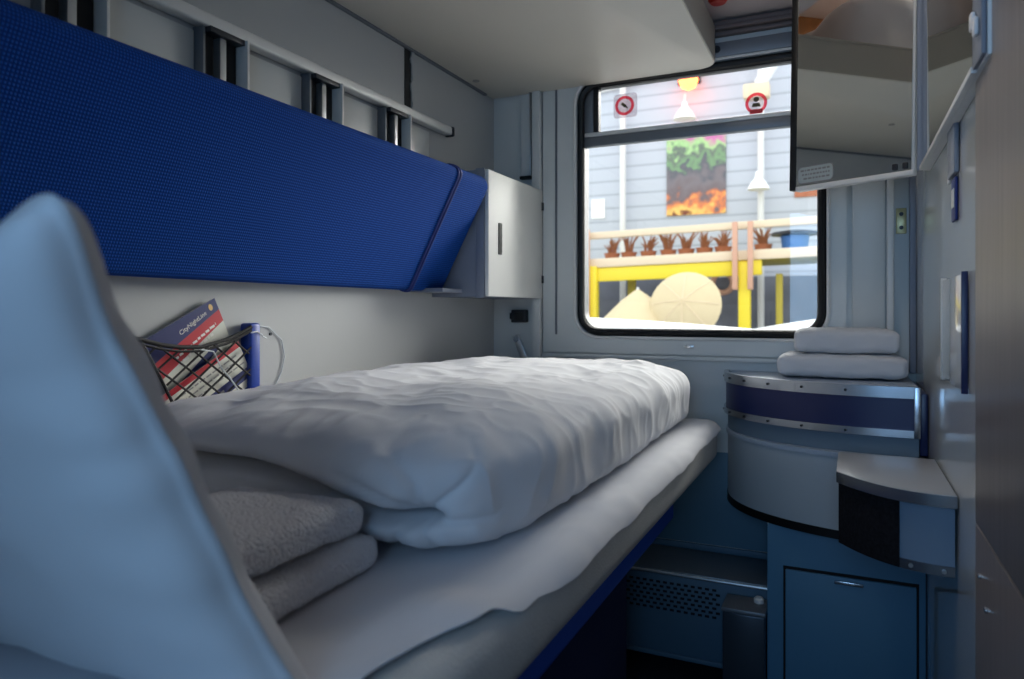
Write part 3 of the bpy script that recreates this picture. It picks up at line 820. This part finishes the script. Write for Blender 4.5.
# ------------------------------------------------------------------ HEATER COVER and BIN
ht = thing('heater_cover', 'blue-grey heater cover with perforated front below the window', 'heater', (-0.9, YF, 0))
link('cover_top', box(B(), -.28, .70, -.235, -.001, .296, .311, .004), M['ledge'], ht)
link('wall_strip', box(B(), -.28, .70, -.012, -.001, .3115, .332, .002), M['heater'], ht)
link('cover_front', box(B(), -.28, .70, -.232, -.222, .06, .2955, .002), M['heater'], ht)
link('kick_strip', box(B(), -.28, .70, -.236, -.215, .045, .0595, .002), M['heater'], ht)
b = B()
for r_ in range(7):
    for c_ in range(24):
        x = .06 + c_ * .021 + (.0105 if r_ % 2 else 0); z = .272 - r_ * .0135
        box(b, x, x + .012, -.2335, -.2322, z - .0035, z + .0035)
o = link('perforation', b, M['groove'], ht, smooth=False); o['kind'] = 'stuff'
link('edge_bead', tube(B(), [(-.28, -.236, .302), (.70, -.236, .302)], .005, 8), M['alu'], ht)
bn = thing('waste_bin', 'small dark steel waste bin in front of heater beside cupboard', 'bin', (-0.25, 2.1, 0))
link('bin_body', box(B(), -.06, .052, -.05, .05, .0, .262, .004), M['bin'], bn)
link('bin_lid', box(B(), -.063, .055, -.054, .054, .2625, .276, .004), M['grey_metal'], bn)
link('bin_knob', lathe(B(), [(.014, .2765), (.014, .287), (.009, .292)], .03, .02, 16), M['satin'], bn)
t = thing('floor_ring', 'round dark floor cap with yellow rim between bed and heater', 'cap', (-.575, 1.945, 0))
link('cap_disc', lathe(B(), [(.09, 0.0005), (.09, .01), (.0, .012)], 0, 0, 28), M['black'], t)
link('cap_rim', tube(B(), [(.095 * math.cos(a * PI / 16), .095 * math.sin(a * PI / 16), .008) for a in range(32)], .007, 8, closed=True), M['yellow'], t)

# ------------------------------------------------------------------ MIRROR CABINET
mc = thing('mirror_cabinet', 'mirrored wall cabinet high on the right wall', 'cabinet', (0.19, 1.13, 1.445))
link('cabinet_body', box(B(), -.017, -.001, .0, .868, 0, .8, .001), M['satin'], mc)
link('mirror_panel', box(B(), -.0195, -.0172, .075, .85, .008, .79), M['mirror'], mc)
link('edge_profile', box(B(), -.024, -.0172, .0, .074, .002, .8, .002), M['cab_side'], mc)
link('hinge_profile', box(B(), -.03, -.0172, .851, .868, .0, .8, .002), M['cab_side'], mc)
link('bottom_trim', box(B(), -.026, -.0172, .075, .85, -.002, .0078, .001), M['satin'], mc)
# swung-out mirror door
A = Vector((.156, 2.022, 1.445)); Bp = Vector((-.139, 2.174, 1.445))
dd = (Bp - A); ln = dd.length
md = thing('mirror_door', 'mirror panel swung out beside window, with etched sticker', 'mirror', A, rotz=math.atan2(dd.y, dd.x))
md.rotation_euler = (R(1.5), 0, math.atan2(dd.y, dd.x))
# local x along the door from hinge to free edge; local +y faces the camera side
link('door_back', box(B(), 0, ln, -.016, -.002, 0.004, .8, .002), M['satin'], md)
link('mirror_glass', box(B(), .006, ln - .008, -.0018, .0012, 0.010, .79), M['mirror'], md)
link('free_edge', box(B(), ln - .016, ln + .003, -.018, .004, 0.0, .8, .002), M['black'], md)
link('bottom_edge', box(B(), 0, ln - .016, -.018, .004, -.004, .0095, .002), M['satin'], md)
st = link('etched_label', prism(B(), rrect(ln - .125, ln - .022, .016, .062, .012), .0014, .0018, axis='Y'), M['etched'], md, smooth=False)
b = B(); tube(b, [(x, .002, z) for x, z in rrect(ln - .125, ln - .022, .016, .062, .012)], .0012, 6, closed=True)
for r_ in range(3):
    x = ln - .115
    while x < ln - .04:
        d = random.uniform(.006, .014); box(b, x, x + d - .003, .0018, .0022, .026 + r_ * .0115, .031 + r_ * .0115); x += d
link('label_print', b, M['print_grey'], st, smooth=False)
b = B()
for x in (.02, .045): box(b, x - .006, x + .006, .0014, .006, .014, .03, .002)
link('mirror_clip', b, M['dark_metal'], md)

# ------------------------------------------------------------------ RIGHT WALL FITTINGS
t = thing('wall_fitting', 'slim grey-blue fitting on right wall under mirror cabinet', 'fitting', (0.19, 1.56, 1.30))
link('fitting_body', box(B(), -.010, -.001, -.045, .045, .055, .175, .003), M['cab_side'], t)
link('fitting_back', box(B(), -.007, -.001, .046, .07, .05, .16, .003), M['satin'], t)
link('fitting_tongue', box(B(), -.006, -.001, -.03, .02, -.03, .05, .002), M['blue_trim'], t)
link('tongue_label', box(B(), -.0072, -.0061, -.022, .012, -.005, .03, .001), M['satin'], t)
t = thing('wall_plate', 'flat pale plate standing off the right wall above washbasin towels', 'plate', (0.19, 1.42, .965))
link('plate_panel', box(B(), -.009, -.004, .0, .27, .0, .2, .002), M['right_wall'], t)
link('plate_edge', box(B(), -.011, -.001, -.008, -.0005, -.004, .204, .001), M['navy'], t)
link('plate_edge', box(B(), -.011, -.001, .2705, .28, -.004, .204, .001), M['satin'], t)
t = thing('coat_hook', 'pair of small white clips on the edge of the mirror cabinet', 'hook', (0.166, 1.165, 1.478))
for y in (-.022, .004): link('clip', box(B(), -.007, -.0005, y, y + .016, .0 + (y + .022) * .6, .026 + (y + .022) * .6, .003), M['white_paint'], t)

# tall brushed door panel at the right edge
door = bpy.data.objects.new('door_1', None); C.objects.link(door); door['kind'] = 'structure'
link('door_panel', box(B(), .178, .1895, YN, 1.262, .785, 2.49, .001), M['wood_grey'], door)
link('door_panel', box(B(), .178, .1895, YN, 1.262, .005, .782, .001), M['wood_grey'], door)
for y in (1.16, 1.21): link('rivet', tube(B(), [(.178, y, .69 + (y - 1.16) * .6), (.174, y, .69 + (y - 1.16) * .6)], .004, 10), M['steel'], door)

# ------------------------------------------------------------------ OUTSIDE
GZ = -1.0
struct('ground', box(B(), -40, 30, 4, 45, GZ - .1, GZ), M['asphalt'])
bl = thing('building', 'grey station building with horizontal siding beyond the window', 'building', (-6, 32, GZ))
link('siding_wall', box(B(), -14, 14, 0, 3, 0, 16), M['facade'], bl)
link('gutter', tube(B(), [(-10, -.15, 12.1), (10, -.15, 13.6)], .16, 8), M['white_paint'], bl)
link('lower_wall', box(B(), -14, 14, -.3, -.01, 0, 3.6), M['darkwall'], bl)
o = link('mural', box(B(), -1.27, 1.31, -.07, -.01, 0, 3.75), M['poster']); o.location = (-5.99, 31.99, 5.42)
tag(o, 'tall flame coloured banner hanging on grey siding', 'banner')
o = link('notice', box(B(), -.33, .33, -.05, -.01, 0, .9), M['white_paint']); o.location = (-10.5, 31.99, 5.5); tag(o, 'white sheet on siding at left window edge', 'notice')
o = link('picture', box(B(), -.5, .4, -.05, -.01, 0, .8), M['planter']); o.location = (-1.4, 31.99, 5.9); tag(o, 'small brown picture on siding below the mirror', 'picture')
def lamp_post(x, lamp_z, label):
    t = thing('lamp_post', label, 'lamp post', (x, 31.6, GZ))
    link('pole', tube(B(), [(0, 0, 0), (0, 0, 15)], .14, 10), M['post_white'], t)
    if lamp_z:
        l_ = link('lamp_shade', lathe(B(), [(.1, .75), (.16, .45), (.3, .3), (.46, .0), (.4, -.02)], -.05, -.5, 18), M['white_paint'], t)
        l_.location.z = lamp_z - GZ
        link('lamp_arm', tube(B(), [(0, 0, .8), (-.05, -.5, .7)], .05, 8), M['post_white'], l_)
lamp_post(-9.2, None, 'plain white post at left of the grey building')
lamp_post(-3.2, 6.2, 'white post with bell lamp right of the banner')
t = thing('hanging_lamp', 'white bell lamp hanging above the banner', 'lamp', (-6.35, 31.4, 9.55))
link('lamp_shade', lathe(B(), [(.1, .75), (.16, .5), (.3, .35), (.5, .0), (.42, -.02)], 0, 0, 18), M['white_paint'], t)
link('lamp_stem', tube(B(), [(0, 0, .75), (0, 0, 1.1)], .05, 8), M['post_white'], t)
t = thing('signal_lamp', 'glowing red-orange lamp high outside behind upper pane', 'lamp', (-6.15, 31.2, 11.15))
link('lamp_lens', lathe(B(), [(.05, -.42), (.3, -.3), (.42, 0), (.3, .3), (.05, .42)], 0, 0, 18), M['redlamp'], t)
link('lamp_hood', box(B(), -.5, .5, .1, .35, -.1, .6, .05), M['dark_metal'], t)
t = thing('floodlight_bracket', 'white floodlight bracket outside at right of upper pane', 'floodlight', (-3.1, 30, 10.2))
link('mast_arm', box(B(), -.22, .22, -.2, .2, .0, 1.7, .05, mtx=Matrix.Rotation(R(32), 4, 'Y')), M['white_paint'], t)
link('mast_head', box(B(), -.6, .4, -.3, .3, -.55, 0.05, .08), M['cream'], t)

# balcony
bc = thing('balcony', 'cream and yellow raised terrace with railing in front of building', 'balcony', (-5, 27, GZ))
def bz(x): return 0.0225 * (x + 4.1)                       # slight fall of the terrace
def beam(bm_, x0, x1, y0, y1, z0, z1):
    q = box(B(), x0, x1, y0, y1, z0, z1, .02)
    for v in q.verts: v.co.z += bz(v.co.x)
    merge(bm_, q); return bm_
link('rail', beam(B(), -9, 9, -.1, .1, 5.0, 5.26), M['cream'], bc)
link('deck_edge', beam(B(), -9, 9, -.2, .0, 3.85, 4.2), M['cream'], bc)
link('fascia', beam(B(), -9, 2.3, -.12, .15, 3.3, 3.84), M['yel_paint'], bc)
link('deck', beam(B(), -9, 9, .01, 4.0, 3.86, 4.0), M['olive'], bc)
for x in (-4.05, 1.72): link('support_post', box(B(), x - .2, x + .2, -.3, .1, 0, 3.9, .03), M['yel_paint'], bc)
link('support_post', box(B(), 2.9 - .18, 2.9 + .05, .6, .9, 0, 3.5, .03), M['olive'], bc)
link('support_post', box(B(), -3.1, -2.8, 1.5, 1.8, 0, 3.5, .03), M['olive'], bc)
for x in (1.42, 1.95): link('brown_post', box(B(), x - .09, x + .09, -.5, -.31, 2.9, 5.35, .02), M['pinkwood'], bc)
link('brown_post', box(B(), -4.4, -4.1, -.6, -.3, 0, 5.35, .02), M['pinkwood'], bc)
# planters with dry stems behind the railing
pl0 = None
k = 0
for x in (-8.6, -7.9, -7.1, -6.3, -5.6, -4.9, -4.2, -2.75):
    b = B(); lathe(b, [(.22, 0), (.32, .42), (.34, .45), (.28, .45)], 0, 0, 14)
    lab = ['leftmost planter with dry brown stems behind terrace railing', 'second planter from left with dry brown stems on terrace', 'third planter from left with dry brown stems on terrace', 'fourth planter from left with dry brown stems on terrace', 'fifth planter from left with dry brown stems on terrace', 'sixth planter from left with dry brown stems on terrace', 'planter with dry stems left of paired brown posts on terrace', 'rightmost planter with dry stems beside blue tub on terrace'][k]
    t = thing('planter', lab, 'planter', (x, 28, 3.03 + bz(x + 5)), 'planters on the terrace')
    link('pot', b, M['planter'], t)
    b = B()
    for _ in range(16):
        a = random.uniform(0, 2 * PI); l_ = random.uniform(.35, .75); s_ = random.uniform(.1, .5)
        tube(b, [(.12 * math.cos(a), .12 * math.sin(a), .42), (.25 * math.cos(a) * s_ * 2, .25 * math.sin(a), .42 + l_ * .6), (.5 * math.cos(a) * s_ * 2, .4 * math.sin(a), .42 + l_)], [.04, .035, .02], 5)
    link('dry_stems', b, M['twig'], t); k += 1
t = thing('lidded_tub', 'blue tub with dark lid behind railing at right', 'tub', (-1.65, 28, 3.12))
link('tub_body', lathe(B(), [(.4, 0), (.5, .75), (.46, .78)], 0, 0, 18), M['tub'], t)
link('tub_lid', lathe(B(), [(.5, .785), (.85, .8), (.8, .9), (.3, .98)], 0, 0, 18), M['dark_metal'], t)
# parasols under the terrace
t = thing('round_parasol', 'large round cream parasol tilted toward the train window', 'parasol', (-4.44, 22, GZ))
q = Matrix.Translation((0, 0, 2.3)) @ Matrix.Rotation(R(72), 4, 'X')
b = B(); lathe(b, [(1.1, 0), (1.02, .08), (.6, .32), (.05, .46)], 0, 0, 32, mtx=q)
cn = link('canopy', b, M['parasol'], t)
b = B()
for i in range(8):
    a = i * PI / 4; pts = [q @ Vector((r_ * math.cos(a), r_ * math.sin(a), z)) for r_, z in ((.05, .47), (.6, .33), (1.02, .09))]
    tube(b, pts, .012, 5)
link('rib_seam', b, M['cream'], cn)
link('pole', tube(B(), [(0, .3, 0), (0, .3, 2.3)], .04, 8), M['post_white'], t)
t = thing('cone_parasol', 'upright cone shaped cream parasol left of the round one', 'parasol', (-6.05, 22.5, GZ))
link('canopy', lathe(B(), [(1.25, 1.75), (1.2, 1.8), (.5, 2.5), (.06, 2.82)], 0, 0, 24), M['parasol'], t)
link('pole', tube(B(), [(0, 0, 0), (0, 0, 2.9)], .04, 8), M['post_white'], t)
o = link('wall_ring', tube(B(), [(.42 * math.cos(a * PI / 16), 0, .42 * math.sin(a * PI / 16)) for a in range(32)], .12, 8, closed=True), M['pinkwood']); o.location = (-4.75, 31.5, 2.35)
tag(o, 'pinkish ring hanging under the terrace', 'ring')
# white rounded roofs close to the window
for (x0, x1, h0, h1, lab) in ((-6.0, -1.35, 1.04, .78, 'white sloping roof edge at window foot, left and longer'), (-1.45, 1.2, .80, 1.06, 'white rounded roof edge at window foot, right')):
    t = link('white_roof', B(), M['white_paint'])
    b = B(); pts = []
    for i in range(13):
        u = i / 12; pts.append((x0 + (x1 - x0) * u, h0 + (h1 - h0) * (u if h1 < h0 else math.sin(u * PI / 2)) + .03 * math.sin(u * PI)))
    prism(b, pts + [(x1, h0 - 2 if h0 < h1 else -.9), (x0, -.9)], 12, 13.5, axis='Y')
    bmesh.ops.recalc_face_normals(b, faces=b.faces); b.to_mesh(t.data); b.free()
    tag(t, lab, 'roof')

# ------------------------------------------------------------------ LIGHT
W = bpy.data.worlds.new('World'); bpy.context.scene.world = W; W.use_nodes = True
bg = W.node_tree.nodes['Background']; bg.inputs[0].default_value = (0.93, 0.97, 1.0, 1); bg.inputs[1].default_value = 1.6
def area(name, loc, rot, sx, sy, power, col, portal=False):
    l = bpy.data.lights.new(name, 'AREA'); l.shape = 'RECTANGLE'; l.size = sx; l.size_y = sy; l.energy = power; l.color = col
    if portal: l.cycles.is_portal = True
    o = bpy.data.objects.new(name, l); C.objects.link(o); o.location = loc; o.rotation_euler = rot
    return o
area('window_portal', ((WX0 + WX1) / 2, YF + .05, (WZ0 + WZ1) / 2), (R(-90), 0, 0), WX1 - WX0, WZ1 - WZ0, 1, (1, 1, 1), True)
area('corridor_day_fill', (-.05, YN - .6, 1.35), (R(90), 0, 0), .7, 1.0, 9, (0.36, 0.64, 1.0))  # unseen area light, added for the bluish daylight coming in from the corridor
area('upper_berth_fill', (-.5, 1.15, 2.47), (0, 0, 0), .25, .5, 4, (1.0, 0.88, 0.72))  # unseen warm fill, added over the upper berth to light its bedding
sl = bpy.data.lights.new('sun', 'SUN'); sl.energy = 10; sl.angle = R(50); sl.color = (1.0, 0.95, 0.88)
so_ = bpy.data.objects.new('sun', sl); C.objects.link(so_); so_.rotation_euler = Vector((.38, 1.0, .62)).to_track_quat('Z', 'Y').to_euler()

# ------------------------------------------------------------------ CAMERA
cam = bpy.data.cameras.new('camera'); co = bpy.data.objects.new('camera', cam); C.objects.link(co)
co.location = (0, 0, 1.1); co.rotation_euler = (R(90), 0, R(25.1))
cam.sensor_width = 36; cam.lens = 710 / 1024 * 36; cam.shift_y = -27.5 / 1024
cam.clip_start = 0.02; cam.clip_end = 200
cam.dof.use_dof = True; cam.dof.focus_distance = 1.7; cam.dof.aperture_fstop = 4.0
sc = bpy.context.scene; sc.camera = co
sc.view_settings.view_transform = 'Standard'; sc.view_settings.look = 'None'; sc.view_settings.gamma = 1
sc.view_settings.exposure = 0.5
